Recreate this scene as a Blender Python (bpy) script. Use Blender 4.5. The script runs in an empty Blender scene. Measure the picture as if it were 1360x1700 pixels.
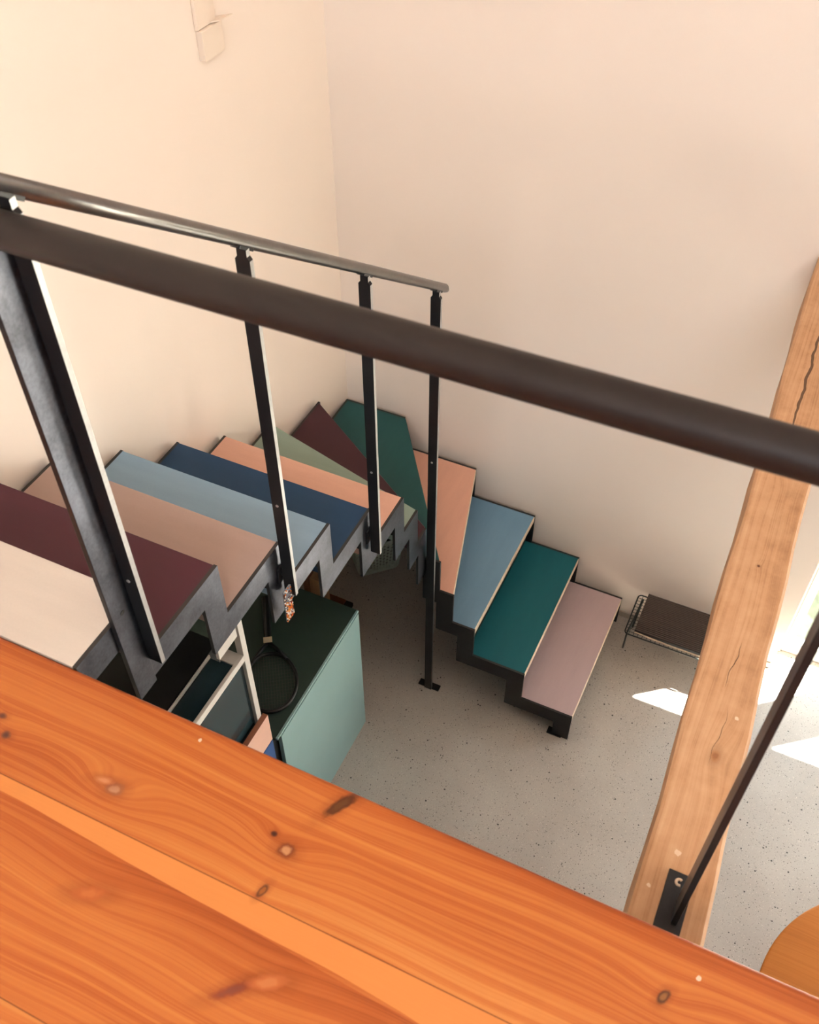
import bpy, bmesh, math, random
from mathutils import Vector, Matrix
random.seed(7)
S = bpy.context.scene
C = S.collection
H = 0.185                      # rise of one step

# ------------------------------------------------------------------ camera
cam = bpy.data.cameras.new('camera')
camo = bpy.data.objects.new('camera', cam); C.objects.link(camo)
camo.location = (1.8248, -3.1653, 4.0446)
camo.rotation_euler = (math.radians(42.91), math.radians(0.13), math.radians(25.14))
cam.sensor_fit = 'HORIZONTAL'; cam.sensor_width = 36.0
cam.lens = 36.0 * 1651.73 / 1360.0
cam.clip_start = 0.02; cam.clip_end = 200
cam.dof.use_dof = True; cam.dof.focus_distance = 3.4; cam.dof.aperture_fstop = 9.0
S.camera = camo

# ------------------------------------------------------------------ light and exposure
S.view_settings.view_transform = 'Standard'
S.view_settings.look = 'None'
S.view_settings.gamma = 1.0
S.view_settings.use_curve_mapping = False
S.view_settings.exposure = 0.03
W = bpy.data.worlds.new('sky'); S.world = W; W.use_nodes = True
W.node_tree.nodes['Background'].inputs[0].default_value = (0.74, 0.87, 1.0, 1)
W.node_tree.nodes['Background'].inputs[1].default_value = 6.5

def light(name, kind, loc, energy, color, direction, size=None, size_y=None, angle=None):
    d = bpy.data.lights.new(name, kind); d.energy = energy; d.color = color
    if kind == 'AREA':
        d.shape = 'RECTANGLE'; d.size = size; d.size_y = size_y or size
    if angle: d.angle = angle
    o = bpy.data.objects.new(name, d); C.objects.link(o); o.location = loc
    o.rotation_euler = Vector(direction).to_track_quat('-Z', 'Y').to_euler()
    return o
el = math.radians(64)
SUN = Vector((-0.783 * math.cos(el), -0.622 * math.cos(el), -math.sin(el)))
light('sun', 'SUN', (6, 5, 9), 150.0, (1.0, 0.965, 0.91), SUN, angle=math.radians(0.6))
# unseen area lamps added behind and overhead to fill the room with daylight
light('daylight_fill_back', 'AREA', (2.2, -5.85, 5.2), 104, (0.98, 0.985, 1.0), (-0.1, 1, -0.5), 3.4, 1.2)
light('daylight_fill_top', 'AREA', (2.5, -1.7, 5.9), 13, (0.98, 0.985, 1.0), (-0.12, 0.08, -1), 2.4, 1.5)

# ------------------------------------------------------------------ node helpers
class NT:
    def __init__(s, name):
        s.m = bpy.data.materials.new(name); s.m.use_nodes = True
        s.t = s.m.node_tree; s.n = s.t.nodes
        s.b = s.n['Principled BSDF']
    def new(s, kind, **kw):
        nd = s.n.new(kind)
        for k, v in kw.items(): setattr(nd, k, v)
        return nd
    def put(s, sock, v):
        if isinstance(v, bpy.types.NodeSocket): s.t.links.new(v, sock)
        elif v is not None: sock.default_value = v
    def math(s, op, a, b=None, c=None, clamp=False):
        nd = s.new('ShaderNodeMath', operation=op, use_clamp=clamp)
        s.put(nd.inputs[0], a); s.put(nd.inputs[1], b)
        if c is not None: s.put(nd.inputs[2], c)
        return nd.outputs[0]
    def co(s):
        return s.new('ShaderNodeTexCoord').outputs['Object']
    def mapped(s, scale=(1, 1, 1), loc=(0, 0, 0)):
        mp = s.new('ShaderNodeMapping'); s.put(mp.inputs[0], s.co())
        mp.inputs['Scale'].default_value = scale; mp.inputs['Location'].default_value = loc
        return mp.outputs[0]
    def noise(s, vec, scale, detail=3, rough=0.55, dist=0.0):
        nd = s.new('ShaderNodeTexNoise'); s.put(nd.inputs['Vector'], vec)
        nd.inputs['Scale'].default_value = scale; nd.inputs['Detail'].default_value = detail
        nd.inputs['Roughness'].default_value = rough; nd.inputs['Distortion'].default_value = dist
        return nd.outputs[0]
    def ramp(s, fac, stops, interp='LINEAR'):
        nd = s.new('ShaderNodeValToRGB'); nd.color_ramp.interpolation = interp
        e = nd.color_ramp.elements
        while len(e) < len(stops): e.new(0.5)
        for i, (p, c) in enumerate(stops):
            e[i].position = p
            e[i].color = tuple(c) + (1,) if len(c) == 3 else c
        s.put(nd.inputs[0], fac)
        return nd.outputs[0]
    def mix(s, fac, a, b, blend='MIX'):
        nd = s.new('ShaderNodeMix', data_type='RGBA', blend_type=blend)
        s.put(nd.inputs[0], fac)
        for sock, v in ((nd.inputs[6], a), (nd.inputs[7], b)):
            s.put(sock, (tuple(v) + (1,)) if isinstance(v, (tuple, list)) and len(v) == 3 else v)
        return nd.outputs[2]
    def bump(s, h, strength=0.2, dist=0.01):
        nd = s.new('ShaderNodeBump'); nd.inputs['Strength'].default_value = strength
        nd.inputs['Distance'].default_value = dist; s.put(nd.inputs['Height'], h)
        s.put(s.b.inputs['Normal'], nd.outputs[0])
    def done(s, color=None, rough=0.5, metal=0.0, spec=0.5, coat=0.0):
        if color is not None:
            s.put(s.b.inputs['Base Color'], (tuple(color) + (1,)) if isinstance(color, (tuple, list)) and len(color) == 3 else color)
        s.put(s.b.inputs['Roughness'], rough); s.put(s.b.inputs['Metallic'], metal)
        s.b.inputs['Specular IOR Level'].default_value = spec
        s.b.inputs['Coat Weight'].default_value = coat
        return s.m

def lin(r, g, b):
    f = lambda c: (c / 255 / 12.92) if c / 255 <= 0.04045 else ((c / 255 + 0.055) / 1.055) ** 2.4
    return (f(r), f(g), f(b))

def m_plain(name, rgb, rough=0.5, metal=0.0, var=0.06, scale=30, spec=0.5, stretch=(1, 1, 1)):
    t = NT(name); c = lin(*rgb)
    n = t.noise(t.mapped(stretch), scale, 4)
    col = t.ramp(n, [(0.3, [x * (1 - var) for x in c]), (0.7, [min(1, x * (1 + var)) for x in c])])
    return t.done(col, rough, metal, spec)

def m_plaster(name, rgb):
    t = NT(name); c = lin(*rgb)
    n = t.noise(t.co(), 1.3, 3)
    col = t.ramp(n, [(0.3, [x * 0.985 for x in c]), (0.7, c)])
    t.bump(t.noise(t.co(), 260, 3), 0.12, 0.002)
    return t.done(col, 0.85, 0, 0.2)

def m_steel(name, base, rough, mott=0.5, metal=0.9, scratch=0.0, spec=0.5):
    t = NT(name)
    n = t.noise(t.co(), 14, 6, 0.65); n2 = t.noise(t.co(), 140, 3)
    f = t.math('ADD', t.math('MULTIPLY', n, 0.7), t.math('MULTIPLY', n2, 0.3))
    col = t.ramp(f, [(0.3, [x * (1 - mott) for x in base]), (0.7, [x * (1 + mott) for x in base])])
    if scratch:      # thin pale scratches
        w = t.noise(t.mapped((3, 140, 60)), 1.0, 1, 0.3, 0.4)
        col = t.mix(t.math('MULTIPLY', t.math('GREATER_THAN', w, 0.745), scratch), col, (0.6, 0.58, 0.56))
    return t.done(col, rough, metal, spec)

def m_floor():
    t = NT('terrazzo')
    base = t.ramp(t.noise(t.co(), 3.0, 4), [(0.3, lin(178, 170, 162)), (0.7, lin(193, 186, 178))])
    def chips(scale, thr, seed):
        v = t.new('ShaderNodeTexVoronoi'); v.feature = 'F1'
        t.put(v.inputs['Vector'], t.mapped((1, 1, 1), (seed, seed * 2, 0))); v.inputs['Scale'].default_value = scale
        sep = t.new('ShaderNodeSeparateColor'); t.put(sep.inputs[0], v.outputs['Color'])
        near = t.math('LESS_THAN', v.outputs['Distance'], t.math('MULTIPLY', sep.outputs[1], 0.42))
        return t.math('MULTIPLY', near, t.math('LESS_THAN', sep.outputs[0], thr))
    col = t.mix(t.math('MULTIPLY', chips(260, 0.40, 3.1), 0.5), base, lin(120, 108, 96))
    col = t.mix(t.math('MULTIPLY', chips(190, 0.2, 0.0), 0.85), col, lin(62, 56, 52))
    col = t.mix(t.math('MULTIPLY', chips(240, 0.2, 7.7), 0.8), col, lin(225, 216, 204))
    col = t.mix(t.math('MULTIPLY', chips(95, 0.04, 5.3), 0.9), col, lin(50, 46, 44))
    return t.done(col, 0.42, 0, 0.45)

def m_wood(name, stops, ring, streak, knots, axis='X', seams=(), sap=None, rough=0.42, coat=0.0, cracks=None, amp=0.018, spots=(), blotch=0.0):
    """growth rings drawn along one axis, bent round knots; knots = (along, across, half_len, half_wid, strength, core_rgb, tilt)"""
    t = NT(name)
    sep = t.new('ShaderNodeSeparateXYZ'); t.put(sep.inputs[0], t.co())
    X, Y = (sep.outputs[0], sep.outputs[1]) if axis == 'X' else (sep.outputs[1], sep.outputs[0])
    cmb = t.new('ShaderNodeCombineXYZ'); t.put(cmb.inputs[0], t.math('MULTIPLY', X, 1.5)); t.put(cmb.inputs[1], t.math('MULTIPLY', Y, 5.0)); t.put(cmb.inputs[2], sep.outputs[2])
    warp = t.noise(cmb.outputs[0], 1.0, 2, 0.5)
    v = t.math('ADD', Y, t.math('MULTIPLY', t.math('SUBTRACT', warp, 0.5), amp * 6))
    for s_ in seams:       # every board has a grain of its own
        v = t.math('ADD', v, t.math('MULTIPLY', t.math('LESS_THAN', Y, s_), 0.37))
    cores = []
    for (kx, ky, a, b, k, rgb, tilt, inner) in knots:
        dx = t.math('SUBTRACT', X, kx); dy = t.math('SUBTRACT', Y, ky)
        ct, st = math.cos(tilt), math.sin(tilt)
        ux = t.math('ADD', t.math('MULTIPLY', dx, ct), t.math('MULTIPLY', dy, st))
        uy = t.math('SUBTRACT', t.math('MULTIPLY', dy, ct), t.math('MULTIPLY', dx, st))
        e = t.math('ADD', t.math('POWER', t.math('DIVIDE', dx, max(a, b) * 5.0), 2), t.math('POWER', t.math('DIVIDE', dy, max(a, b) * 2.2), 2))
        g = t.math('EXPONENT', t.math('MULTIPLY', e, -1))
        v = t.math('ADD', v, t.math('MULTIPLY', g, k))
        jit = t.math('MULTIPLY', t.math('SUBTRACT', t.noise(t.co(), 70, 3), 0.5), 0.9)
        q = t.math('ADD', t.math('SQRT', t.math('ADD', t.math('POWER', t.math('DIVIDE', ux, a), 2), t.math('POWER', t.math('DIVIDE', uy, b), 2))), jit)
        cores.append((q, rgb, inner))
    def lines(kx, kv, detail, rgh):
        c_ = t.new('ShaderNodeCombineXYZ'); t.put(c_.inputs[0], t.math('MULTIPLY', X, kx)); t.put(c_.inputs[1], t.math('MULTIPLY', v, kv)); t.put(c_.inputs[2], t.math('MULTIPLY', sep.outputs[2], kx))
        return t.noise(c_.outputs[0], 1.0, detail, rgh)
    rings = lines(0.55, ring, 3, 0.62)            # uneven growth rings
    fn = lines(5.0, 420, 3, 0.6)                  # fine fibres
    bn = lines(0.45, 7, 2, 0.5)                   # broad light and dark zones
    dk = t.math('SUBTRACT', 1.0, t.math('DIVIDE', t.math('ABSOLUTE', t.math('SUBTRACT', rings, 0.43)), 0.045), clamp=True)   # dark latewood lines
    f = t.math('MULTIPLY_ADD', t.math('SUBTRACT', rings, 0.5), 0.75, 0.5)
    f = t.math('ADD', f, t.math('MULTIPLY', t.math('SUBTRACT', fn, 0.5), streak))
    f = t.math('ADD', f, t.math('MULTIPLY', t.math('SUBTRACT', bn, 0.5), 0.9))
    f = t.math('SUBTRACT', f, t.math('MULTIPLY', dk, 0.10), clamp=True)
    edge = rings
    if sap:
        y0, pts, rgb = sap
        w0 = t.math('MULTIPLY_ADD', t.math('SUBTRACT', X, pts[0][0]), (pts[1][1] - pts[0][1]) / (pts[1][0] - pts[0][0]), pts[0][1])
        under = t.math('SUBTRACT', w0, Y)
        heart = t.math('MULTIPLY', t.math('EXPONENT', t.math('MULTIPLY', t.math('ABSOLUTE', under), -16.0)), t.math('GREATER_THAN', under, 0.0))
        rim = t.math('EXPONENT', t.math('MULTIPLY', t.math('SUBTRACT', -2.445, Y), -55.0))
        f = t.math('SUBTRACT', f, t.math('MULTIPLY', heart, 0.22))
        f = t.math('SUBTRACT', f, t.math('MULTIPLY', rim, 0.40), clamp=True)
    if blotch:
        f = t.math('ADD', f, t.math('MULTIPLY', t.math('SUBTRACT', t.noise(t.co(), 17, 5, 0.65), 0.5), blotch), clamp=True)
    col = t.ramp(f, stops)
    if sap:
        y0, pts, rgb = sap     # pale sapwood strip between a seam and a wandering line
        w = t.math('MULTIPLY_ADD', t.math('SUBTRACT', X, pts[0][0]), (pts[1][1] - pts[0][1]) / (pts[1][0] - pts[0][0]), pts[0][1])
        wig = t.math('MULTIPLY', t.math('SUBTRACT', t.noise(cmb.outputs[0], 2.1, 1), 0.5), 0.035)
        w = t.math('ADD', w, wig)
        ins = t.math('MULTIPLY', t.math('LESS_THAN', Y, y0), t.math('SUBTRACT', 1.0, t.math('SMOOTHSTEP' if False else 'LESS_THAN', Y, w)))
        pale = t.mix(t.math('MULTIPLY', fn, 0.4), rgb, stops[-2][1])
        col = t.mix(t.math('MULTIPLY', ins, 0.95), col, pale)
    for q, rgb, inner in cores:
        halo = t.math('MULTIPLY', t.math('SUBTRACT', 1.0, t.math('DIVIDE', q, 2.4), clamp=True), 0.6)
        col = t.mix(halo, col, [c * 0.8 for c in stops[0][1]])
        soft = t.math('SUBTRACT', 1.0, t.math('DIVIDE', t.math('SUBTRACT', q, 0.7), 0.5, clamp=True), clamp=True)
        col = t.mix(t.math('MULTIPLY', soft, 0.85), col, rgb)
        core = t.math('SUBTRACT', 1.0, t.math('DIVIDE', t.math('SUBTRACT', q, 0.35), 0.35, clamp=True), clamp=True)
        col = t.mix(t.math('MULTIPLY', core, 0.8), col, inner)
    for (px, py, pr) in spots:            # flecks of white paint
        jit = t.math('MULTIPLY', t.math('SUBTRACT', t.noise(t.co(), 160, 2), 0.5), pr * 1.6)
        dx = t.math('SUBTRACT', X, px); dy = t.math('SUBTRACT', Y, py)
        dd = t.math('ADD', t.math('SQRT', t.math('ADD', t.math('POWER', dx, 2), t.math('POWER', dy, 2))), jit)
        col = t.mix(t.math('MULTIPLY', t.math('LESS_THAN', dd, pr), 0.75), col, lin(222, 200, 176))
    for s_ in seams:
        d = t.math('ABSOLUTE', t.math('SUBTRACT', Y, s_))
        col = t.mix(t.math('MULTIPLY', t.math('LESS_THAN', d, 0.0011), 0.65), col, [c * 0.3 for c in stops[0][1]])
    if cracks:
        for (cx0, cx1, cy, slope, wdt) in cracks:
            wob = t.math('MULTIPLY', t.math('SUBTRACT', t.noise(t.mapped((9, 9, 9)), 1.0, 2), 0.5), 0.03)
            yy = t.math('ADD', t.math('MULTIPLY_ADD', t.math('SUBTRACT', X, cx0), slope, cy), wob)
            mid = (cx0 + cx1) / 2; half = (cx1 - cx0) / 2
            tap = t.math('SUBTRACT', 1.0, t.math('POWER', t.math('DIVIDE', t.math('SUBTRACT', X, mid), half), 2), clamp=True)
            d = t.math('LESS_THAN', t.math('ABSOLUTE', t.math('SUBTRACT', Y, yy)), t.math('MULTIPLY', tap, wdt))
            col = t.mix(t.math('MULTIPLY', d, 0.85), col, lin(60, 38, 24))
    t.bump(edge, 0.05, 0.002)
    return t.done(col, t.math('MULTIPLY_ADD', fn, 0.12, rough - 0.06), 0, 0.28, coat)

# ------------------------------------------------------------------ materials
M = {}
M['wall'] = m_plaster('warm_white_plaster', (245, 229, 215))
M['greywall'] = m_plaster('grey_plaster', (128, 122, 116))
M['ceiling'] = m_plaster('ceiling_white', (240, 230, 220))
M['floor'] = m_floor()
M['skirting'] = m_plain('skirting_grey', (190, 178, 164), 0.6)
M['white'] = m_plain('white_paint', (226, 219, 212), 0.45, var=0.02)
M['doorwhite'] = m_plain('door_white_paint', (196, 192, 181), 0.5, var=0.015)
M['steel'] = m_steel('dark_blue_steel', (0.10, 0.106, 0.13), 0.31, 0.5, 0.95)
M['steel_dark'] = m_steel('blackened_steel', (0.024, 0.023, 0.024), 0.42, 0.2, 0.5, 0, 0.3)
M['steel_glint'] = m_steel('ground_steel_edge', (0.34, 0.33, 0.33), 0.42, 0.2, 0.9)
M['steel_edge'] = m_plain('black_steel_edge', (44, 41, 39), 0.5, 0.3, 0.1)
M['rail_near'] = m_steel('brown_black_steel', (0.018, 0.012, 0.010), 0.5, 0.12, 0.2, 0, 0.3)
M['rail'] = m_steel('worn_steel_rail', (0.16, 0.148, 0.14), 0.30, 0.15, 0.9)
M['screw'] = m_plain('bright_screw', (215, 210, 205), 0.3, 0.7)
M['ply'] = m_plain('plywood_edge', (206, 184, 160), 0.55, var=0.12, scale=60)
M['grass'] = m_plain('dark_grass', (38, 40, 32), 1.0, var=0.3, scale=60, spec=0.05)
M['ground'] = m_plain('pale_paving', (205, 200, 190), 0.9)
PINE = [(0.0, lin(132, 56, 18)), (0.3, lin(162, 81, 31)), (0.6, lin(181, 104, 47)), (1.0, lin(200, 134, 72))]
M['pine'] = m_wood('varnished_pine', PINE, 95, 0.30, [
    (0.983, -2.623, .017, .012, .040, lin(140, 84, 54), 0.3, lin(176, 122, 90)), (0.955, -2.617, .02, .007, .0, lin(176, 104, 62), 0.2, lin(188, 122, 82)),
    (1.318, -2.592, .016, .013, .028, lin(112, 50, 22), 0.1, lin(188, 132, 88)), (1.285, -2.575, .006, .005, .006, lin(74, 34, 22), 0, lin(60, 28, 20)),
    (1.318, -2.668, .014, .006, .012, lin(72, 38, 24), 1.3, lin(150, 84, 30)), (1.365, -2.476, .036, .011, .014, lin(58, 26, 13), 1.05, lin(92, 56, 26)),
    (1.966, -2.548, .014, .007, .020, lin(60, 36, 24), 1.1, lin(140, 92, 48)), (1.355, -2.824, .034, .009, .026, lin(128, 56, 34), 0.75, lin(118, 60, 44)),
    (.733, -2.619, .010, .008, .012, lin(96, 54, 40), 0, lin(70, 44, 38)), (.700, -2.589, .009, .006, .008, lin(110, 56, 36), 0, lin(90, 52, 40)),
    (1.06, -2.795, .03, .012, .022, lin(168, 86, 38), 0.4, lin(178, 98, 48)), (1.40, -2.79, .03, .012, .0, lin(172, 92, 44), 0.5, lin(182, 108, 62))],
    'X', seams=(-2.685, -2.985, -3.19, -3.43), sap=(-2.685, ((0.789, -2.706), (1.589, -2.745)), lin(204, 128, 66)), rough=0.40, amp=0.008, spots=((1.067, -2.475, .0035), (2.008, -2.498, .004)))
OLD = [(0.0, lin(150, 106, 74)), (0.35, lin(180, 136, 100)), (0.65, lin(192, 150, 114)), (1.0, lin(202, 164, 130))]
M['beam'] = m_wood('old_beam_wood', OLD, 110, 0.40, [
    (-1.05, 1.925, .010, .008, .02, lin(166, 118, 80), 0, lin(150, 100, 64)), (-1.42, 1.93, .004, .004, .005, lin(92, 50, 28), 0, lin(80, 40, 20)),
    (-1.97, 1.955, .015, .010, .02, lin(164, 114, 76), 0, lin(140, 92, 60))],
    'Y', rough=0.62, amp=0.006, cracks=[(-0.98, -0.28, 1.905, 0.01, 0.0045), (-0.5, 0.0, 1.935, 0.02, 0.004), (-1.80, -1.66, 1.937, 0.05, 0.0010), (-2.0, -1.84, 1.945, 0.03, 0.0006)],
    spots=((-1.862, 1.975, .0045), (-2.205, 1.939, .006), (-2.29, 1.905, .004)), blotch=0.9)
TAB = [(0.0, lin(168, 98, 36)), (0.4, lin(190, 116, 50)), (1.0, lin(206, 134, 64))]
M['table'] = m_wood('honey_table_wood', TAB, 90, 0.4, [], 'X', rough=0.4, amp=0.01)
M['timber'] = m_plain('timber_offcut', (196, 160, 116), 0.7, var=0.15, scale=14, stretch=(1, 1, .15))
M['timber_dark'] = m_plain('brown_timber', (128, 88, 54), 0.7, var=0.15, scale=14, stretch=(1, 1, .15))
M['brushwood'] = m_plain('brush_handle_wood', (118, 68, 36), 0.5, var=0.1)
M['bristle'] = m_plain('black_bristle', (22, 20, 19), 0.9, var=0.3, scale=200)
M['teal_door'] = m_plain('teal_laminate', (148, 180, 180), 0.36, var=0.02, scale=8)
M['dark_green'] = m_plain('dark_green_laminate', (48, 66, 58), 0.5, var=0.05, scale=8)
M['black'] = m_plain('black_board', (20, 21, 21), 0.55, var=0.1)
M['pink'] = m_plain('pink_front', (232, 184, 164), 0.5, var=0.02)
M['pink_edge'] = m_plain('salmon_edge', (150, 92, 66), 0.6, var=0.05)
M['blue'] = m_plain('blue_front', (42, 82, 140), 0.45, var=0.03)
M['basket'] = m_plain('grey_green_plastic', (212, 224, 210), 0.45, var=0.02)
M['wire'] = m_plain('dark_green_wire', (36, 42, 40), 0.45, 0.4, 0.05)
t = NT('brown_ribbed_fabric')
sp = t.new('ShaderNodeSeparateXYZ'); t.put(sp.inputs[0], t.co())
wv = t.math('ABSOLUTE', t.math('SINE', t.math('MULTIPLY', t.math('ADD', sp.outputs[1], .204), math.pi / .0104)))
M['mat'] = t.done(t.ramp(wv, [(0.25, lin(26, 21, 20)), (0.9, lin(88, 76, 70))]), 0.7, 0, 0.3)
M['racket'] = m_plain('black_racket_frame', (24, 24, 23), 0.4, var=0.05)
M['string'] = m_plain('grey_strings', (72, 74, 66), 0.6, var=0.05)
M['tag'] = m_plain('cream_tag', (206, 190, 158), 0.6, var=0.04)
M['strap'] = m_plain('strap_clear_grey', (120, 122, 126), 0.4, var=0.2, scale=120)
M['plate'] = m_plaster('cream_plastic_shadow_tone', (238, 220, 202))

def tread_mat(name, rgb, stretch):
    t = NT(name); c = lin(*rgb)
    n = t.noise(t.mapped(stretch), 26, 5, 0.6); n2 = t.noise(t.co(), 240, 2)
    f = t.math('ADD', t.math('MULTIPLY', n, 0.7), t.math('MULTIPLY', n2, 0.3))
    col = t.ramp(f, [(0.3, [x * 0.95 for x in c]), (0.7, [x * 1.05 for x in c])])
    fl = t.math('GREATER_THAN', t.noise(t.mapped((stretch[0] * 22, stretch[1] * 22, 22)), 1.0, 2, 0.5), 0.775)
    col = t.mix(t.math('MULTIPLY', fl, 0.3), col, [x * 0.45 for x in c])
    return t.done(col, 0.5, 0, 0.25)

def m_glass(name, tint, rough=0.02):
    t = NT(name)
    tr = t.new('ShaderNodeBsdfTransparent'); tr.inputs[0].default_value = tuple(tint) + (1,)
    gl = t.new('ShaderNodeBsdfGlossy'); gl.inputs['Roughness'].default_value = rough
    fr = t.new('ShaderNodeFresnel'); fr.inputs[0].default_value = 1.45
    mx = t.new('ShaderNodeMixShader'); ge = t.new('ShaderNodeNewGeometry'); t.put(mx.inputs[0], t.math('MULTIPLY', fr.outputs[0], t.math('SUBTRACT', 1.0, ge.outputs['Backfacing']))); t.put(mx.inputs[1], tr.outputs[0]); t.put(mx.inputs[2], gl.outputs[0])
    t.put(t.n['Material Output'].inputs[0], mx.outputs[0])
    return t.m
M['glass'] = m_glass('clear_glass', (0.93, 0.95, 0.93))
M['darkglass'] = m_plain('dark_blue_glass', (36, 54, 60), 0.14, var=0.15, scale=5, spec=0.6)

# ------------------------------------------------------------------ mesh helpers
def box(bm, x0, x1, y0, y1, z0, z1, bev=0.0):
    x0, x1 = min(x0, x1), max(x0, x1); y0, y1 = min(y0, y1), max(y0, y1); z0, z1 = min(z0, z1), max(z0, z1)
    r = bmesh.ops.create_cube(bm, size=1.0)
    for v in r['verts']:
        v.co = Vector((x0 + (v.co.x + .5) * (x1 - x0), y0 + (v.co.y + .5) * (y1 - y0), z0 + (v.co.z + .5) * (z1 - z0)))
    if bev > 0:
        es = list({e for v in r['verts'] for e in v.link_edges})
        bmesh.ops.bevel(bm, geom=es, offset=bev, segments=2, affect='EDGES', profile=0.6)
    return bm
def prism(bm, poly, z0, z1):
    n = len(poly)
    a = [bm.verts.new((p[0], p[1], z0)) for p in poly]; b = [bm.verts.new((p[0], p[1], z1)) for p in poly]
    bm.faces.new(a[::-1]); bm.faces.new(b)
    for i in range(n): bm.faces.new((a[i], a[(i + 1) % n], b[(i + 1) % n], b[i]))
    bmesh.ops.recalc_face_normals(bm, faces=bm.faces[:])
    return bm
def tube(bm, pts, r, seg=12, closed=False, caps=True):
    pts = [Vector(p) for p in pts]; n = len(pts); rings = []
    up = None
    for i, p in enumerate(pts):
        if closed: d = (pts[(i + 1) % n] - pts[i - 1]).normalized()
        else: d = ((pts[min(i + 1, n - 1)] - p).normalized() + (p - pts[max(i - 1, 0)]).normalized()).normalized()
        if up is None:
            up = Vector((0, 0, 1)) if abs(d.z) < 0.9 else Vector((1, 0, 0))
        s = d.cross(up).normalized(); up = s.cross(d).normalized()
        rr = r[i] if isinstance(r, (list, tuple)) else r
        rings.append([bm.verts.new(p + (s * math.cos(2 * math.pi * k / seg) + up * math.sin(2 * math.pi * k / seg)) * rr) for k in range(seg)])
    m = n if closed else n - 1
    for i in range(m):
        A, B = rings[i], rings[(i + 1) % n]
        for k in range(seg): bm.faces.new((A[k], A[(k + 1) % seg], B[(k + 1) % seg], B[k]))
    if caps and not closed:
        bm.faces.new(rings[0]); bm.faces.new(rings[-1])
    bmesh.ops.recalc_face_normals(bm, faces=bm.faces[:])
    return bm
def cyl(bm, p0, p1, r, seg=20): return tube(bm, [p0, p1], r, seg)
def obj(name, bm, mat, parent=None, smooth=False, mats=None):
    me = bpy.data.meshes.new(name); bm.normal_update(); bm.to_mesh(me); bm.free()
    for m in (mats or [mat]): me.materials.append(m)
    if smooth:
        for p in me.polygons: p.use_smooth = True
    o = bpy.data.objects.new(name, me); C.objects.link(o)
    if parent is not None:
        o.parent = parent
        o.matrix_parent_inverse = Matrix.Translation(parent.location).inverted()
    return o
def smooth_by_angle(o, deg=40):
    me = o.data
    for p in me.polygons: p.use_smooth = True
    bm = bmesh.new(); bm.from_mesh(me)
    for e in bm.edges:
        if len(e.link_faces) == 2 and e.calc_face_angle(0) > math.radians(deg): e.smooth = False
    bm.to_mesh(me); bm.free()
    return o
def thing(name, label, cat, loc=(0, 0, 0), group=None):
    o = bpy.data.objects.new(name, None); C.objects.link(o); o.location = loc
    o.empty_display_size = 0.05
    return tag(o, label, cat, group)
def tag(o, label, cat, group=None):
    o['label'] = label; o['category'] = cat
    if group: o['group'] = group
    return o
def struct(name, bm, mat, parent=None, smooth=False):
    o = obj(name, bm, mat, parent, smooth)
    if parent is None: o['kind'] = 'structure'
    return o
B = bmesh.new

# ------------------------------------------------------------------ the room
WX, WY = -0.02, 0.045          # faces of the left wall and of the right wall
TOP = 6.0
bm = box(B(), -0.3, 8.2, -6.1, 0.22, -0.12, 0.0); tag(struct('floor', bm, M['floor']), 'speckled grey terrazzo ground floor', 'floor')
bm = box(B(), -0.3, WX, -6.1, 0.3, 0.0, TOP); tag(struct('wall_left', bm, M['wall']), 'cream plaster wall the upper flight runs along', 'wall')
DX0, DX1, DZ = 2.238, 3.72, 2.12
GX0, GX1, GZ = 4.85, 7.85, 3.7
bm = B()
box(bm, WX, DX0, WY, 0.215, 0.0, TOP); box(bm, DX0, DX1, WY, 0.215, DZ, TOP); box(bm, DX1, GX0, WY, 0.215, 0.0, TOP); box(bm, GX0, GX1, WY, 0.215, GZ, TOP); box(bm, GX0, GX1, WY, 0.215, 0, .08); box(bm, GX1, 8.2, WY, 0.215, 0.0, TOP)
tag(struct('wall_right', bm, M['wall']), 'cream plaster wall the lower flight runs along, with glazed door', 'wall')
bm = box(B(), 8.0, 8.2, -6.1, WY, 0, TOP)
struct('wall_far', bm, M['greywall'])
bm = B()
box(bm, WX, 0.9, -6.1, -5.95, 0, TOP); box(bm, 4.3, 8.0, -6.1, -5.95, 0, TOP); box(bm, 0.9, 4.3, -6.1, -5.95, 0, 4.5); box(bm, 0.9, 4.3, -6.1, -5.95, 5.9, TOP)
struct('wall_back', bm, M['greywall'])
bm = box(B(), -0.3, 8.2, -6.1, 0.22, TOP, TOP + .12)
struct('ceiling', bm, M['ceiling'])
bm = box(B(), WX, DX0, WY - 0.008, WY, 0.0, 0.035); tag(struct('baseboard_right', bm, M['skirting']), 'low grey skirting strip', 'baseboard')
bm = box(B(), -30, 30, 0.216, 40, -0.14, -0.02); struct('ground_outside', bm, M['ground'])
bm = box(B(), 2.0, 4.2, .217, 2.4, -.02, -.012); struct('grass_strip', bm, M['grass'])

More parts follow.
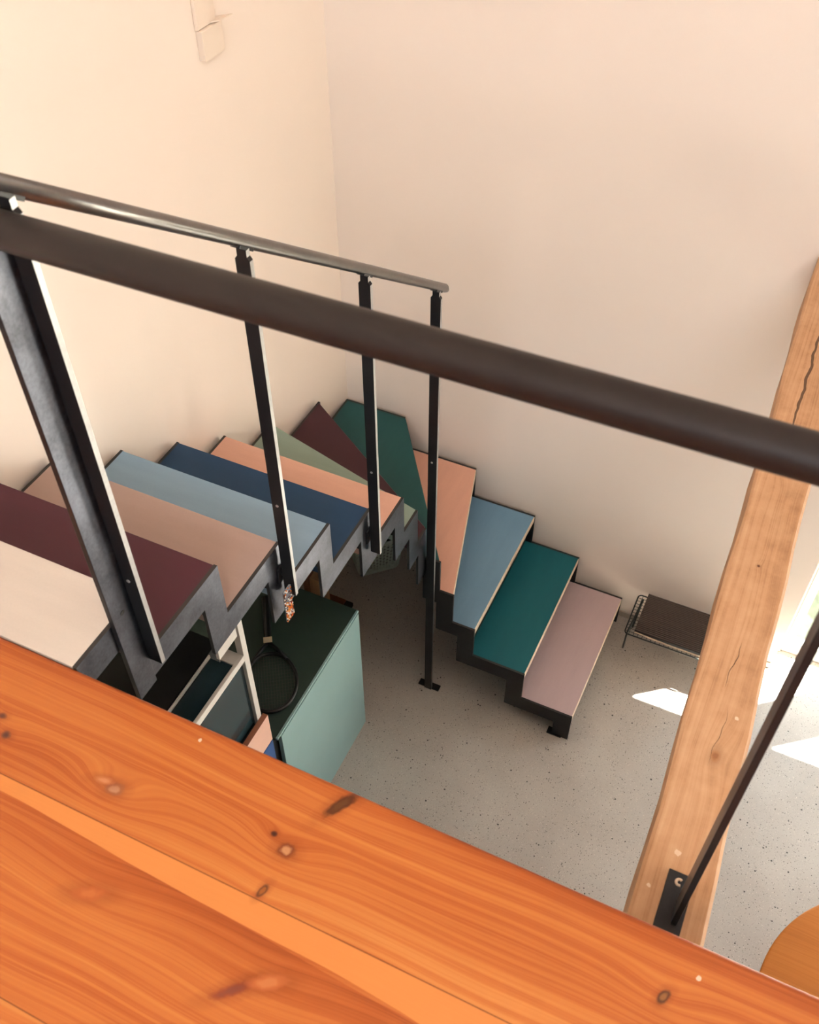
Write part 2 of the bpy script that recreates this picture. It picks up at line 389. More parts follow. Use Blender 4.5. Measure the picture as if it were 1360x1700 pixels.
# glazed door in the right wall
bm = B()
y0, y1 = 0.165, 0.21
box(bm, DX0, 2.262, y0 - .01, y1, 0.0, DZ, .003); box(bm, 3.702, DX1, y0 - .01, y1, 0.0, DZ, .003); box(bm, 2.262, 3.702, y0 - .01, y1, DZ - .05, DZ, .003)
d = tag(struct('door_1', bm, M['doorwhite']), 'white framed glazed door at the foot of the right wall', 'door')
bm = B()
for (a, b) in ((2.264, 2.88), (2.884, 3.70)):
    box(bm, a, b, y0, y1 - .005, 0.005, 0.092, .004); box(bm, a, b, y0, y1 - .005, 1.97, DZ - .052, .004)
for (a, b) in ((2.264, 2.302), (2.715, 2.88), (2.884, 3.045), (3.64, 3.70)):
    box(bm, a, b, y0, y1 - .005, 0.092, 1.97, .004)
obj('door_leaf', bm, M['doorwhite'], d)
bm = B(); box(bm, 2.302, 2.715, .18, .19, .092, 1.97); box(bm, 3.045, 3.64, .18, .19, .092, 1.97)
obj('glass_pane', bm, M['glass'], d)

bm = B()  # tall glazing added out of view to let in more sun and sky
box(bm, GX0, GX0 + .05, y0, y1, .08, GZ); box(bm, GX1 - .05, GX1, y0, y1, .08, GZ); box(bm, GX0 + .05, GX1 - .05, y0, y1, .08, .14); box(bm, GX0 + .05, GX1 - .05, y0, y1, GZ - .05, GZ)
w1 = struct('added_window', bm, M['doorwhite'])
bm = box(B(), GX0 + .05, GX1 - .05, .18, .19, .14, GZ - .05); obj('glass_pane', bm, M['glass'], w1)

# ------------------------------------------------------------------ the loft floor
FZ = 2.405; FY = -2.445
bm = box(B(), 0.0, 7.98, -5.94, FY, FZ - 0.045, FZ)
es = [e for e in bm.edges if all(abs(v.co.y - FY) < 1e-4 for v in e.verts) and abs(e.verts[0].co.x - e.verts[1].co.x) > 1]
bmesh.ops.bevel(bm, geom=es, offset=0.010, segments=4, affect='EDGES', profile=0.5)
o = struct('floor_upper', bm, M['pine']); tag(o, 'orange varnished pine floorboards of the loft in the foreground', 'floor')
bm = box(B(), 0.0, 7.98, -5.94, -2.52, FZ - 0.20, FZ - 0.047); struct('trim_1', bm, M['black'])

# ------------------------------------------------------------------ the staircase
X1, Y2 = 0.759, -0.748
A_, B_ = 0.083, 0.077
st = thing('staircase', 'quarter-turn open staircase with many-coloured treads between zigzag steel stringers', 'staircase', (0.4, -0.4, 0))
R = 0.2593; YB = -0.9463
un = {k: YB - R * (k - 8) for k in range(9, 14)}               # inner nosings, upper flight (y)
un.update({8: -0.955, 7: -0.834, 6: -0.751})
uw = {k: YB - R * (k - 8) for k in range(9, 14)}; uw.update({8: -0.948, 7: -0.642, 6: -0.258})
lw = {5: .3104, 4: .6804, 3: .9943, 2: 1.2388, 1: 1.4822}
li = {5: .8213, 4: .8859, 3: .9902, 2: 1.2355, 1: 1.4766}

def rect_union(rects, place, t0, t1):
    """union of rectangles (a0,a1,z0,z1) made into a plate of even thickness"""
    r6 = lambda v: round(v, 5)
    As = sorted({r6(v) for r in rects for v in r[:2]}); Zs = sorted({r6(v) for r in rects for v in r[2:]})
    cov = {}
    for i in range(len(As) - 1):
        for j in range(len(Zs) - 1):
            a, z = (As[i] + As[i + 1]) / 2, (Zs[j] + Zs[j + 1]) / 2
            cov[i, j] = any(r[0] < a < r[1] and r[2] < z < r[3] for r in rects)
    bm = B(); vs = {}
    def V(i, j, t):
        if (i, j, t) not in vs: vs[i, j, t] = bm.verts.new(place(As[i], Zs[j], t))
        return vs[i, j, t]
    for (i, j), c in cov.items():
        if not c: continue
        bm.faces.new((V(i, j, t0), V(i + 1, j, t0), V(i + 1, j + 1, t0), V(i, j + 1, t0)))
        bm.faces.new((V(i, j, t1), V(i + 1, j, t1), V(i + 1, j + 1, t1), V(i, j + 1, t1)))
        for (di, dj, p, q) in ((-1, 0, (i, j), (i, j + 1)), (1, 0, (i + 1, j), (i + 1, j + 1)), (0, -1, (i, j), (i + 1, j)), (0, 1, (i, j + 1), (i + 1, j + 1))):
            if not cov.get((i + di, j + dj), False):
                f = bm.faces.new((V(*p, t0), V(*q, t0), V(*q, t1), V(*p, t1))); f.material_index = 1
    bmesh.ops.recalc_face_normals(bm, faces=bm.faces[:])
    bmesh.ops.dissolve_limit(bm, angle_limit=0.01, verts=bm.verts[:], edges=bm.edges[:], delimit={'MATERIAL'})
    return bm
def bands(nos, lo, hi, sign, end_hi, end_lo):
    """nos: level -> nosing coordinate; treads run from a nosing back towards the next higher one"""
    rc = []
    for k in range(lo, hi + 1):
        a = nos[k] if k in nos else end_lo
        b = nos[k + 1] if k + 1 in nos else end_hi
        rc.append((min(a, b), max(a, b), k * H - A_, k * H))
        if k in nos:
            z0 = (k - 1) * H - A_ if k > 1 else 0.0
            c = a + sign * B_
            rc.append((min(a, c), max(a, c), z0, k * H))
    return rc
SM = [M['steel'], M['steel_edge']]
up_in = bands(un, 5, 13, -1, FY + .001, Y2 + .01)
obj('stringer', rect_union(up_in, lambda a, z, t: (t, a, z), X1 - .010, X1), None, st, mats=SM)
up_out = bands(uw, 5, 13, -1, FY + .001, 0.0)
obj('stringer', rect_union(up_out, lambda a, z, t: (t, a, z), 0.0, .010), None, st, mats=SM)
lo_in = bands(li, 1, 5, -1, X1 - .01, None); lo_in = [r for r in lo_in]
SMd = [M['steel_dark'], M['steel_edge']]
obj('stringer', rect_union(lo_in, lambda a, z, t: (a, t, z), Y2, Y2 + .010), None, st, mats=SMd)
lo_out = bands(lw, 1, 5, -1, 0.01, None)
obj('stringer', rect_union(lo_out, lambda a, z, t: (a, t, z), -.010, 0.0), None, st, mats=SMd)
for (xx, yy) in ((li[1] - B_ - .022, Y2 - .006), (lw[1] - B_ - .022, -.016)):
    bm = box(B(), xx, xx + B_ * .9, yy, yy + .035, 0.0, .008, .001); obj('foot_plate', bm, M['steel_dark'], st)

def isect(p, q, axis, val):
    t = (val - p[axis]) / (q[axis] - p[axis]); return (p[0] + t * (q[0] - p[0]), p[1] + t * (q[1] - p[1]))
def build_tread(name_rgb, k, front, back, clip, extra=()):
    """front/back: (wall point, inner point) lines; clip=(axis, wall val, inner val)"""
    ax, w, i = clip
    f0, f1 = isect(*front, ax, w), isect(*front, ax, i)
    b0, b1 = isect(*back, ax, w), isect(*back, ax, i)
    poly = [f0, f1] + list(extra) + [b1, b0] if not extra else None
    return f0, f1, b0, b1
NB = 0.003
def tread(k, rgb, label, f0, f1, rest):
    """f0,f1 front edge ends; rest: remaining polygon after f1 back to f0"""
    z = k * H
    F0, F1 = Vector(f0), Vector(f1)
    d = (F1 - F0).normalized(); nrm = Vector((-d.y, d.x))
    cen = sum((Vector(p) for p in list(rest)), Vector((0, 0))) / len(rest)
    if (cen - F0).dot(nrm) > 0: nrm = -nrm           # nrm points out of the front edge
    s = math.hypot(*nrm)
    def inset(P, Q):                                   # walk from P towards Q until NB behind the front
        P, Q = Vector(P), Vector(Q); w = (Q - P); den = -w.dot(nrm)
        return P + w * (NB / den) if abs(den) > 1e-6 else P - nrm * NB
    g1 = inset(f1, rest[0]); g0 = inset(f0, rest[-1])
    straight = abs(d.x) > 0.95
    mt = tread_mat(label.replace(' ', '_') + '_%d' % k, rgb, (0.12, 1, 1) if straight else (1, 0.16, 1))
    o = obj('tread', prism(B(), [tuple(g0), tuple(g1)] + [tuple(p) for p in rest], z - .032, z), mt, st)
    o['label'] = label
    bm = B(); q = []
    for (a, b) in ((F0, g0), (F1, g1)):
        q.append([bm.verts.new((b.x, b.y, z)), bm.verts.new((a.x, a.y, z - .004)), bm.verts.new((a.x, a.y, z - .032)), bm.verts.new((b.x, b.y, z - .032))])
    for i in range(4): bm.faces.new((q[0][i], q[0][(i + 1) % 4], q[1][(i + 1) % 4], q[1][i]))
    bm.faces.new(q[0]); bm.faces.new(q[1]); bmesh.ops.recalc_face_normals(bm, faces=bm.faces[:])
    n = obj('nosing', bm, M['ply'] if k < 5 else mt, o)
    if k < 5: n['label'] = 'pale plywood nosing edge'
XI0, XI1 = 0.010, X1 - .010
ov = 0.03
upper = {13: ((200, 187, 174), 'cream tread'), 12: ((72, 32, 42), 'maroon tread'), 11: ((160, 135, 126), 'tan tread'),
         10: ((128, 153, 172), 'light blue tread'), 9: ((24, 56, 86), 'navy blue tread'), 8: ((208, 160, 140), 'peach tread'),
         7: ((132, 148, 135), 'sage green tread'), 6: ((64, 34, 40), 'dark maroon tread')}
def uline(k, x, off=0.0):
    a, b = uw[k], un[k]; return (x, a + (b - a) * x / X1 + off)
for k in range(13, 5, -1):
    rgb, lab = upper[k]
    if k == 13: rest = [(XI1, FY + .001), (XI0, FY + .001)]
    else: rest = [uline(k + 1, XI1, -ov), uline(k + 1, XI0, -ov)]
    tread(k, rgb, lab, uline(k, XI0), uline(k, XI1), rest)
YI0, YI1 = -.010, Y2 + .010
def lline(k, y, off=0.0):
    a, b = lw[k], li[k]; return (a + (b - a) * y / Y2 + off, y)
tread(5, (32, 76, 76), 'dark green corner tread', lline(5, YI0), lline(5, YI1), [(XI1, YI1), uline(6, XI1, -.004), uline(6, XI0, -ov), (XI0, YI0)])
lower = {4: ((214, 162, 141), 'orange peach tread'), 3: ((110, 145, 170), 'grey blue tread'), 2: ((22, 92, 102), 'teal tread'), 1: ((188, 166, 168), 'mauve tread')}
for k in (4, 3, 2, 1):
    rgb, lab = lower[k]
    tread(k, rgb, lab, lline(k, YI0), lline(k, YI1), [lline(k + 1, YI1, -ov), lline(k + 1, YI0, -ov)])

# closed risers, a thin dark plate set back under every nosing
def riser(f0, f1, k, back):
    F0, F1 = Vector(f0), Vector(f1); d = (F1 - F0).normalized(); n = Vector((-d.y, d.x))
    if n.dot(Vector(back)) < 0: n = -n
    a, b, c, e = F0 + n * .030, F1 + n * .030, F1 + n * .033, F0 + n * .033
    o = obj('riser', prism(B(), [tuple(a), tuple(b), tuple(c), tuple(e)], (k - 1) * H + .0005, k * H - .0325), M['steel_dark'], st)
for k in range(13, 5, -1): riser(uline(k, XI0 + .002), uline(k, XI1 - .002), k, (0, -1))
for k in range(5, 0, -1): riser(lline(k, YI0 - .002), lline(k, YI1 + .002), k, (-1, 0))

# ------------------------------------------------------------------ the stair railing
RX = 0.786
sr = thing('stair_railing', 'thin round steel handrail on flat bars climbing the inner side of the stairs', 'railing', (RX, -0.76, 0))
def rail_z(y): return 2.194 + (-0.673 - y) * (3.355 - 2.194) / (2.267 - 0.673)
bm = B()
pts = [(RX, y, rail_z(y)) for y in (-2.34, -2.0, -1.5, -1.0, -.70)] + [(RX, -.683, rail_z(-.683) - .004)]
tube(bm, pts, [.0145] * 5 + [.009], 20)
obj('handrail', bm, M['rail'], sr, smooth=True)
hw = 0.0175
for (yb, z0, zscrew) in ((-2.268, 2.222, 2.50), (-1.740, 1.852, 2.21), (-1.230, 1.488, 1.87), (-0.762, 0.0, 1.50)):
    zt = rail_z(yb) - .012
    bm = B(); c = .006
    x0, x1 = RX - hw, RX + hw
    prof = [(x0, z0), (x1, z0), (x1, zt - .030), (x1 - c, zt - .022), (x1 - c, zt - .006), (x0 + c, zt - .006), (x0 + c, zt - .022), (x0, zt - .030)]
    a = [bm.verts.new((p[0], yb - .006, p[1])) for p in prof]; b = [bm.verts.new((p[0], yb + .006, p[1])) for p in prof]
    bm.faces.new(a); bm.faces.new(b[::-1])
    for i in range(8): bm.faces.new((a[i], a[(i + 1) % 8], b[(i + 1) % 8], b[i]))
    bmesh.ops.recalc_face_normals(bm, faces=bm.faces[:])
    for f in bm.faces:
        if abs(f.normal.x) > .9: f.material_index = 1  # side edges in brighter steel: reflected glint put into the colour
    bl = obj('baluster', bm, None, sr, mats=[M['steel_dark'], M['steel_glint']])
    bm = cyl(B(), (RX - .002, yb - .0075, zscrew), (RX - .002, yb - .005, zscrew), .0042, 14); obj('screw', bm, M['screw'], bl)
    # small saddle under the rail, following its slope
    bm = box(B(), -.011, .011, -.028, .028, -.004, .004, .001)
    bmesh.ops.transform(bm, matrix=Matrix.Translation((RX, yb, rail_z(yb) - .0155)) @ Matrix.Rotation(math.atan((rail_z(yb + 1) - rail_z(yb))), 4, 'X'), verts=bm.verts[:])
    obj('saddle_plate', bm, M['steel_dark'], bl)
    if z0 > 0:
        zb = z0 + .075
        bm = cyl(B(), (X1 - .001, yb, zb), (x0 + .001, yb, zb), .007, 14); box(bm, X1, X1 + .006, yb - .020, yb + .020, zb - .028, zb + .028, .001)
        obj('fixing_bolt', bm, M['steel_dark'], bl)
    else:
        bm = box(B(), RX - .052, RX + .052, yb - .002, yb + .030, 0.0, .008, .001); obj('base_plate', bm, M['steel_dark'], bl)

# ------------------------------------------------------------------ the loft railing
lr = thing('loft_railing', 'thick brown-black tubular handrail crossing the foreground at the loft edge', 'railing', (0.765, -2.31, 2.2))
bm = B(); RZ = 3.332; RY = -2.315
tube(bm, [(.700, RY, RZ - .016), (.704, RY, RZ - .016), (.712, RY, RZ - .016), (7.98, RY, RZ + .05)], [.012, .022, .0275, .0275], 28)
obj('handrail', bm, M['rail_near'], lr, smooth=True)
def flat(x0, x1, y0, y1, z0, z1, hole):
    bm = box(B(), x0, x1, y0, y1, z0, z1, .0012)
    for f in bm.faces:
        if abs(f.normal.y) > .9: f.material_index = 1
    o = obj('baluster', bm, None, lr, mats=[M['steel'], M['steel_dark']])
    if hole:
        p = Vector(hole); bm = cyl(B(), (x1 - .001, p.y, p.z), (x1 + .0008, p.y, p.z), .0062, 14); obj('screw', bm, M['steel_edge'], o)
    return o
flat(X1 + .0005, X1 + .0125, -2.334, -2.2745, 2.140, RZ - .02, (0, -2.304, 2.425))
for xx in (1.960, 4.2, 6.4):
    o = flat(xx, xx + .011, -2.346, -2.291, 2.206 if xx < 3 else 2.405, RZ - .01, None)
    if xx < 3:
        bm = box(B(), 1.932, 1.981, -2.50, -2.244, 2.200, 2.206, .001)
        bm2 = obj('base_plate', bm, M['steel_dark'], o)
        bm = B(); tube(bm, [(1.9555 + .006 * math.cos(a), -2.264 + .006 * math.sin(a), 2.2065) for a in [0.9 + i * 0.36 for i in range(13)]], .0028, 8)
        ob = obj('screw_hole', bm, M['ply'], o); ob['label'] = 'pale curved wood showing in the screw hole'

# ------------------------------------------------------------------ timber beam
bm = B()
N = 24; prof = []
def bx(y):  # left and right edges of the hewn beam
    return (1.8295 + (0.03 - y) * 0.0231, 1.969 + (0.03 - y) * 0.0226)
rings = []
for i in range(N + 1):
    y = WY + .002 + (-2.70 - WY) * i / N
    l, r = bx(y); w = lambda s: .0022 * math.sin(i * 1.7 + s) + .0015 * math.sin(i * .6 + s * 2)
    c = .007
    pr = [(l + c + w(1), 2.2), (l + w(1), 2.2 - c), (l + w(2), 2.03), (r + w(3), 2.03), (r + w(4), 2.2 - c), (r - c + w(4), 2.2)]
    rings.append([bm.verts.new((px, y, pz)) for px, pz in pr])
for A, Bq in zip(rings, rings[1:]):
    for k in range(6): bm.faces.new((A[k], A[(k + 1) % 6], Bq[(k + 1) % 6], Bq[k]))
bm.faces.new(rings[0]); bm.faces.new(rings[-1]); bmesh.ops.recalc_face_normals(bm, faces=bm.faces[:])
tag(obj('timber_beam', bm, M['beam']), 'old honey-brown timber beam with cracks running from the loft to the right wall', 'beam')

# ------------------------------------------------------------------ under the stairs: cabinets
cb = thing('cabinet', 'low cabinet with pale teal front and dark green top under the upper flight', 'cabinet', (0.3, -1.37, 0))
bm = box(B(), 0.005, .575, -1.700, -1.06, .0, .834, .002); obj('body', bm, M['black'], cb)
bm = box(B(), 0.005, .592, -1.700, -1.055, .834, .850, .0015); obj('top_panel', bm, M['dark_green'], cb)
bm = box(B(), .582, .600, -1.672, -1.055, .004, .828, .0015); o = obj('door', bm, M['teal_door'], cb); o['label'] = 'pale teal door front'
bm = box(B(), .592, .600, -1.697, -1.055, .838, .850, .001); o = obj('edge_strip', bm, M['teal_door'], cb)

du = thing('drawer_unit', 'drawer unit with pink upper front and blue lower front beside teal cabinet', 'cabinet', (0.3, -2.05, 0))
bm = box(B(), .02, .575, -2.40, -1.722, 0, 1.02, .002); obj('body', bm, M['black'], du)
bm = box(B(), .580, .600, -2.395, -1.723, .892, 1.052, .001)
for f in bm.faces:
    if f.normal.z > .9: f.material_index = 1
o = obj('drawer_front', bm, None, du, mats=[M['pink'], M['pink_edge']]); o['label'] = 'pink drawer front with salmon top edge'
bm = box(B(), .580, .600, -2.395, -1.723, .02, .886, .001); o = obj('door', bm, M['blue'], du); o['label'] = 'blue lower front'

gc = thing('glass_cabinet', 'white-framed cabinet with dark glass panes standing on the pink-fronted drawers', 'cabinet', (0.3, -2.05, 1.02))
bm = B()
box(bm, .555, .580, -1.757, -1.733, 1.022, 1.64, .0015)
box(bm, .555, .580, -2.40, -2.376, 1.022, 1.64, .0015)
box(bm, .568, .580, -2.376, -1.757, 1.410, 1.440, .0012); box(bm, .515, .568, -1.80, -1.757, 1.416, 1.4395, .001)
box(bm, .477, .482, -2.376, -1.80, 1.425, 1.440, .001)
obj('frame', bm, M['white'], gc)
bm = box(B(), .562, .574, -1.858, -1.760, 1.545, 1.598, .001); o = obj('end_panel', bm, M['white'], gc); o['label'] = 'small white panel under the stair'
bm = box(B(), .560, .566, -2.376, -1.757, 1.03, 1.414); obj('glass_pane', bm, M['darkglass'], gc)
bm = box(B(), .484, .518, -2.376, -1.802, 1.414, 1.424); box(bm, .524, .566, -2.376, -1.802, 1.428, 1.436)
obj('glass_shelf', bm, M['darkglass'], gc)
bm = box(B(), .03, .470, -2.40, -1.74, 1.022, 1.43, .002); obj('body', bm, M['black'], gc)

# tennis racket on the cabinet
rk = thing('tennis_racket', 'black tennis racket lying flat on the dark green cabinet top', 'racket', (.40, -1.40, .85))
ax = Vector((.55, -.83)).normalized(); pe = Vector((-ax.y, ax.x)); cen = Vector((.458, -1.503)); RK = .8605
HL, HW_ = .130, .098
bm = B(); tube(bm, [(*(cen + ax * HL * math.cos(a) + pe * HW_ * math.sin(a)), RK) for a in [2 * math.pi * i / 48 for i in range(48)]], .0075, 10, closed=True)
obj('head_frame', bm, M['racket'], rk, smooth=True)
bm = B(); nk = cen - ax * (HL + .050)
for s in (-1, 1):
    p = cen + ax * HL * math.cos(math.pi - .75) + pe * HW_ * math.sin(math.pi - .75) * s
    tube(bm, [(*p, RK), (*(p.lerp(nk + pe * s * .010, .6)), RK), (*(nk + pe * s * .006), RK)], .008, 10)
obj('throat', bm, M['racket'], rk, smooth=True)
bm = B(); tube(bm, [(*(nk), RK + .003), (*(nk - ax * .05), RK + .005), (*(nk - ax * .22), RK + .006)], [.011, .0145, .0155], 8)
obj('handle', bm, M['racket'], rk)
tg = nk - ax * .005
bm = box(B(), -.013, .013, -.017, .017, 0, .0015); bmesh.ops.transform(bm, matrix=Matrix.Translation((tg.x, tg.y, RK + .0155)) @ Matrix.Rotation(math.atan2(ax.y, ax.x), 4, 'Z'), verts=bm.verts[:])
o = obj('label_tag', bm, M['tag'], rk); o['label'] = 'cream label on the throat'
bm = B()
for i in range(-8, 9):
    t_ = i / 9.0
    w_ = math.sqrt(1 - t_ * t_)
    a, b = cen + pe * HW_ * t_ - ax * HL * w_, cen + pe * HW_ * t_ + ax * HL * w_
    tube(bm, [(*a, RK), (*b, RK)], .0008, 4)
    a, b = cen + ax * HL * t_ - pe * HW_ * w_, cen + ax * HL * t_ + pe * HW_ * w_
    tube(bm, [(*a, RK + .001), (*b, RK + .001)], .0008, 4)
obj('strings', bm, M['string'], rk)

# sparkling beaded strap hanging from the second baluster
bs = thing('beaded_strap', 'glittering orange and white beaded strap hanging beneath the second baluster', 'ornament', (.792, -1.765, 1.80))
bm = box(B(), .789, .792, -1.788, -1.752, 1.775, 1.905, .001); obj('strap', bm, M['strap'], bs)
cols = [(214, 110, 44), (232, 226, 218), (168, 54, 34), (234, 170, 90), (130, 132, 140), (92, 52, 36)]
bmats = [m_plain('bead_colour_%d' % i, c, 0.15, var=0.02) for i, c in enumerate(cols)]
bm = B()
for i in range(7):
    for j in range(22):
        n0 = len(bm.faces)
        bmesh.ops.create_icosphere(bm, subdivisions=1, radius=random.uniform(.0022, .0033),
            matrix=Matrix.Translation((.7935, -1.7865 + i * .0055 + random.uniform(-.001, .001), 1.779 + j * .0059 + random.uniform(-.001, .001))))
        bm.faces.ensure_lookup_table(); mi = random.choice([0, 0, 1, 1, 2, 3, 3, 4, 5] if j < 13 else [4, 4, 1, 4, 0, 5])
        for f in bm.faces[n0:]: f.material_index = mi
o = obj('beads', bm, None, bs, mats=bmats); o['kind'] = 'stuff'

# ------------------------------------------------------------------ things on the floor under the stairs
# perforated laundry basket
def basket():
    cx, cy, ang = .205, -.160, math.radians(44)
    L0, W0, Hh = .225, .165, .27
    def ring(z, grow):
        L, Wd = L0 + grow, W0 + grow; r = .035; pts = []
        for (sx, sy, a0) in ((1, 1, 0), (-1, 1, 90), (-1, -1, 180), (1, -1, 270)):
            for i in range(7):
                a = math.radians(a0 + 15 * i); pts.append((sx * (L / 2 - r) + r * math.cos(a), sy * (Wd / 2 - r) + r * math.sin(a)))
        return pts
    # one wall laid out as (perimeter fraction, height) grid with holes
    base = ring(0, 0); n = len(base)
    per = [0]
    for i in range(n): per.append(per[-1] + math.dist(base[i], base[(i + 1) % n]))
    P = per[-1]
    ca, sa = math.cos(ang), math.sin(ang)
    def at(s, z):
        s %= P
        i = max(j for j in range(n) if per[j] <= s + 1e-9); t = (s - per[i]) / (per[i + 1] - per[i])
        g = .06 * z / Hh; q = ring(0, g)
        x = q[i][0] * (1 - t) + q[(i + 1) % n][0] * t; y = q[i][1] * (1 - t) + q[(i + 1) % n][1] * t
        return Vector((cx + ca * x - sa * y, cy + sa * x + ca * y, z))
    bm = B()
    NU, NV = 46, 15; du = P / NU; z0, z1 = .022, .225; dv = (z1 - z0) / NV
    cache = {}
    def V(s, z):
        k = (round(s % P, 5), round(z, 5))
        if k not in cache: cache[k] = bm.verts.new(at(s, z))
        return cache[k]
    for iu in range(NU):
        for iv in range(NV):
            s, z = iu * du, z0 + iv * dv
            sq = [(s, z), (s + du / 2, z), (s + du, z), (s + du, z + dv / 2), (s + du, z + dv), (s + du / 2, z + dv), (s, z + dv), (s, z + dv / 2)]
            if (iu + iv) % 2 == 0:
                hole = [(s + du / 2 + .38 * du * math.cos(a), z + dv / 2 + .38 * dv * math.sin(a)) for a in [math.radians(225 + 45 * k) for k in range(8)]]
                for k in range(8):
                    a, b = sq[k], sq[(k + 1) % 8]; c, d_ = hole[(k + 1) % 8], hole[k]
                    bm.faces.new((V(*a), V(*b), V(*c), V(*d_)))
            else:
                hole = [(s + du / 2 + .26 * du * math.cos(a), z + dv / 2 + .26 * dv * math.sin(a)) for a in [math.radians(225 + 45 * k) for k in range(8)]]
                for k in range(8):
                    a, b = sq[k], sq[(k + 1) % 8]; c, d_ = hole[(k + 1) % 8], hole[k]
                    bm.faces.new((V(*a), V(*b), V(*c), V(*d_)))
    for iu in range(NU * 2):
        a, b = iu * du / 2, (iu + 1) * du / 2
        bm.faces.new((V(a, .001), V(b, .001), V(b, z0), V(a, z0)))
        bm.faces.new((V(a, z1), V(b, z1), V(b, .25), V(a, .25)))
    bm.faces.new([V(iu * du / 2, .001) for iu in range(NU * 2)])
    bmesh.ops.recalc_face_normals(bm, faces=bm.faces[:])
    bmesh.ops.solidify(bm, geom=bm.faces[:], thickness=.0022)
    t = thing('laundry_basket', 'grey-green plastic laundry basket with round holes on floor under the winders', 'basket', (cx, cy, 0))
    smooth_by_angle(obj('basket_body', bm, M['basket'], t), 35)
    bm = B(); tube(bm, [at(iu * du / 2, .252) for iu in range(NU * 2)], .006, 8, closed=True)
    obj('rim', bm, M['basket'], t, smooth=True)
basket()
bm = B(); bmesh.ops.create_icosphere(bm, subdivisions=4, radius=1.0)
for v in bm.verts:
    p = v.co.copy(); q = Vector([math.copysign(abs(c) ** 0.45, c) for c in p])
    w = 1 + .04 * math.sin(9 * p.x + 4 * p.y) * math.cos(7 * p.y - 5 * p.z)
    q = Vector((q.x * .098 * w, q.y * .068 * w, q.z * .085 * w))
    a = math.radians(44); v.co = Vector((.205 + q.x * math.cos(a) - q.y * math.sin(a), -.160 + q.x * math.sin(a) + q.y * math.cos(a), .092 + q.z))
obj('dark_filler', bm, M['bristle'], bpy.data.objects['laundry_basket'], smooth=True)  # dark filler added inside so the basket holes look shaded
bm = B(); box(bm, .070, .132, -.600, -.525, 0, .27, .002)
wb = thing('timber_offcut', 'pale upright timber offcut standing behind the teal cabinet', 'wood', (.10, -.56, 0))
obj('block', bm, M['timber'], wb)
bm = box(B(), .040, .069, -.610, -.530, 0, .27, .002); o = obj('facing_strip', bm, M['timber_dark'], wb); o['label'] = 'brown side strip'
hb = thing('hand_brush', 'brown wooden hand brush with black bristles lying on floor behind the cabinet', 'brush', (.15, -.5, 0))
bm = box(B(), .03, .20, -.522, -.482, .018, .036, .005); obj('handle', bm, M['brushwood'], hb)
bm = box(B(), .185, .238, -.524, -.478, 0.0, .026, .004); obj('bristles', bm, M['bristle'], hb)

# ------------------------------------------------------------------ wire stool and its mat
ws = thing('wire_stool', 'low black wire stool against the right wall beside the bottom step', 'stool', (1.78, -.09, 0))
SZ = .215; xa, xb, ya, yb_ = 1.553, 2.10, -.222, .030
def rrect(x0, x1, y0, y1, r, z, n=6):
    p = []
    for (cx, cy, a0) in ((x1 - r, y1 - r, 0), (x0 + r, y1 - r, 90), (x0 + r, y0 + r, 180), (x1 - r, y0 + r, 270)):
        for i in range(n + 1):
            a = math.radians(a0 + 90 * i / n); p.append((cx + r * math.cos(a), cy + r * math.sin(a), z))
    return p
bm = B(); tube(bm, rrect(xa, xb, ya, yb_, .018, SZ), .0032, 8, closed=True)
obj('rim', bm, M['wire'], ws, smooth=True)
bm = B()
for i in range(1, 13):
    y = ya + (yb_ - ya) * i / 13; tube(bm, [(xa, y, SZ - .002), (xb, y, SZ - .002)], .0013, 6)
for i in range(1, 26):
    x = xa + (xb - xa) * i / 26; tube(bm, [(x, ya, SZ + .001), (x, yb_, SZ + .001)], .0013, 6)
obj('wire_grid', bm, M['wire'], ws)
for s in (0, 1):
    fx = (lambda x: x) if s == 0 else (lambda x: xa + xb - x)
    bm = B(); tube(bm, [(fx(1.580), .010, .210), (fx(1.572), -.10, .208), (fx(1.566), -.188, .204), (fx(1.563), -.190, .18), (fx(1.557), -.146, .0)], .0045, 8)
    obj('leg', bm, M['wire'], ws, smooth=True)
    bm = B(); tube(bm, [(fx(1.580), .012, .210), (fx(1.572), .006, .10), (fx(1.566), -.006, .0)], .0045, 8)
    obj('leg', bm, M['wire'], ws, smooth=True)
bm = B(); nx = 2; ny = 150
x0, x1, y0, y1 = 1.596, 2.06, -.204, .036
NR = 23
tops = []
for i in range(NR * 6 + 1):
    y = y0 + (y1 - y0) * i / (NR * 6)
    tops.append((y, .2370 + .0052 * abs(math.sin(math.pi * i / 6)) + .004 * math.sin(math.pi * (y - y0) / (y1 - y0))))
L = [bm.verts.new((x0, y, z)) for y, z in tops]; Rr = [bm.verts.new((x1, y, z)) for y, z in tops]
Lb = [bm.verts.new((x0, y, .2195)) for y, z in tops]; Rb = [bm.verts.new((x1, y, .2195)) for y, z in tops]
for i in range(len(tops) - 1):
    bm.faces.new((L[i], Rr[i], Rr[i + 1], L[i + 1])); bm.faces.new((Lb[i], Lb[i + 1], Rb[i + 1], Rb[i]))
    bm.faces.new((L[i], L[i + 1], Lb[i + 1], Lb[i])); bm.faces.new((Rr[i], Rb[i], Rb[i + 1], Rr[i + 1]))
bm.faces.new((L[0], Lb[0], Rb[0], Rr[0])); bm.faces.new((L[-1], Rr[-1], Rb[-1], Lb[-1]))
bmesh.ops.recalc_face_normals(bm, faces=bm.faces[:])
sc = thing('seat_cushion', 'dark brown ribbed cushion lying on the wire stool', 'cushion', (1.82, -.09, .2195))
obj('cover', bm, M['mat'], sc)
bm = B(); tube(bm, [(x0 + (x1 - x0) * i / 20, y0 - .002 - .008 * math.sin(math.pi * i / 20), .226) for i in range(21)], .0035, 8)
o = obj('piping', bm, M['ply'], sc, smooth=True); o['label'] = 'pale piping along the front'

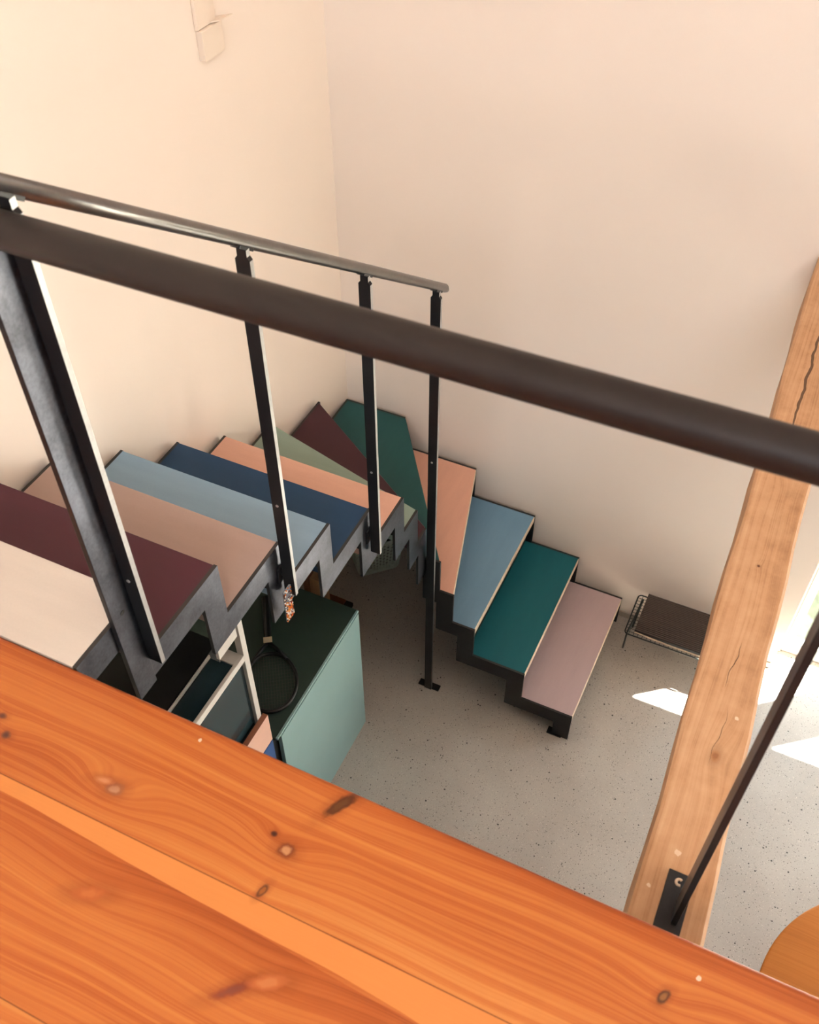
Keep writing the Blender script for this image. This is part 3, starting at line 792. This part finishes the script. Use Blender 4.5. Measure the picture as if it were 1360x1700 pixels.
# ------------------------------------------------------------------ round table at the bottom right
TC = (2.851, -1.745); TR = .484
tb = thing('round_table', 'round honey-coloured wooden table at the lower right beyond the loft edge', 'table', (*TC, 0))
bm = B()
n = 96; pr = [(.0, .70), (.462, .70), (.478, .703), (TR, .709), (TR, .714), (.480, .7185), (.474, .72), (0, .72)]
rg = []
for (r, z) in pr[1:-1]:
    rg.append([bm.verts.new((TC[0] + r * math.cos(2 * math.pi * i / n), TC[1] + r * math.sin(2 * math.pi * i / n), z)) for i in range(n)])
for A, Bq in zip(rg, rg[1:]):
    for i in range(n): bm.faces.new((A[i], A[(i + 1) % n], Bq[(i + 1) % n], Bq[i]))
bm.faces.new(rg[0]); bm.faces.new(rg[-1]); bmesh.ops.recalc_face_normals(bm, faces=bm.faces[:])
smooth_by_angle(obj('tabletop', bm, M['table'], tb), 50)
for k in range(4):
    a = math.radians(45 + 90 * k)
    bm = tube(B(), [(TC[0] + .26 * math.cos(a), TC[1] + .26 * math.sin(a), .70), (TC[0] + .33 * math.cos(a), TC[1] + .33 * math.sin(a), 0)], [.024, .016], 16)
    obj('leg', bm, M['table'], tb, smooth=True)

# ------------------------------------------------------------------ fitting on the left wall
wf = thing('wall_box', 'small cream box with a tilted flap high on the left wall', 'wall fitting', (WX, -.66, 2.83))
bm = box(B(), WX, WX + .022, -.712, -.606, 2.788, 2.874, .002); obj('box', bm, M['plate'], wf)
bm = B()
a = [(WX + .001, -.655, 2.876), (WX + .001, -.600, 2.876), (WX + .050, -.585, 2.886), (WX + .04, -.640, 2.884)]
v1 = [bm.verts.new(p) for p in a]; v2 = [bm.verts.new((p[0], p[1], p[2] + .004)) for p in a]
bm.faces.new(v1[::-1]); bm.faces.new(v2)
for i in range(4): bm.faces.new((v1[i], v1[(i + 1) % 4], v2[(i + 1) % 4], v2[i]))
bmesh.ops.recalc_face_normals(bm, faces=bm.faces[:])
obj('flap', bm, M['plate'], wf)
bm = box(B(), WX, WX + .012, -.715, -.62, 2.877, 4.2, .002)  # shadow band above the box, built as a raised strip in warmer paint
tag(obj('shadow_strip', bm, M['plate']), 'flat cream strip standing for the shadow on the left wall above the small box', 'shadow strip')
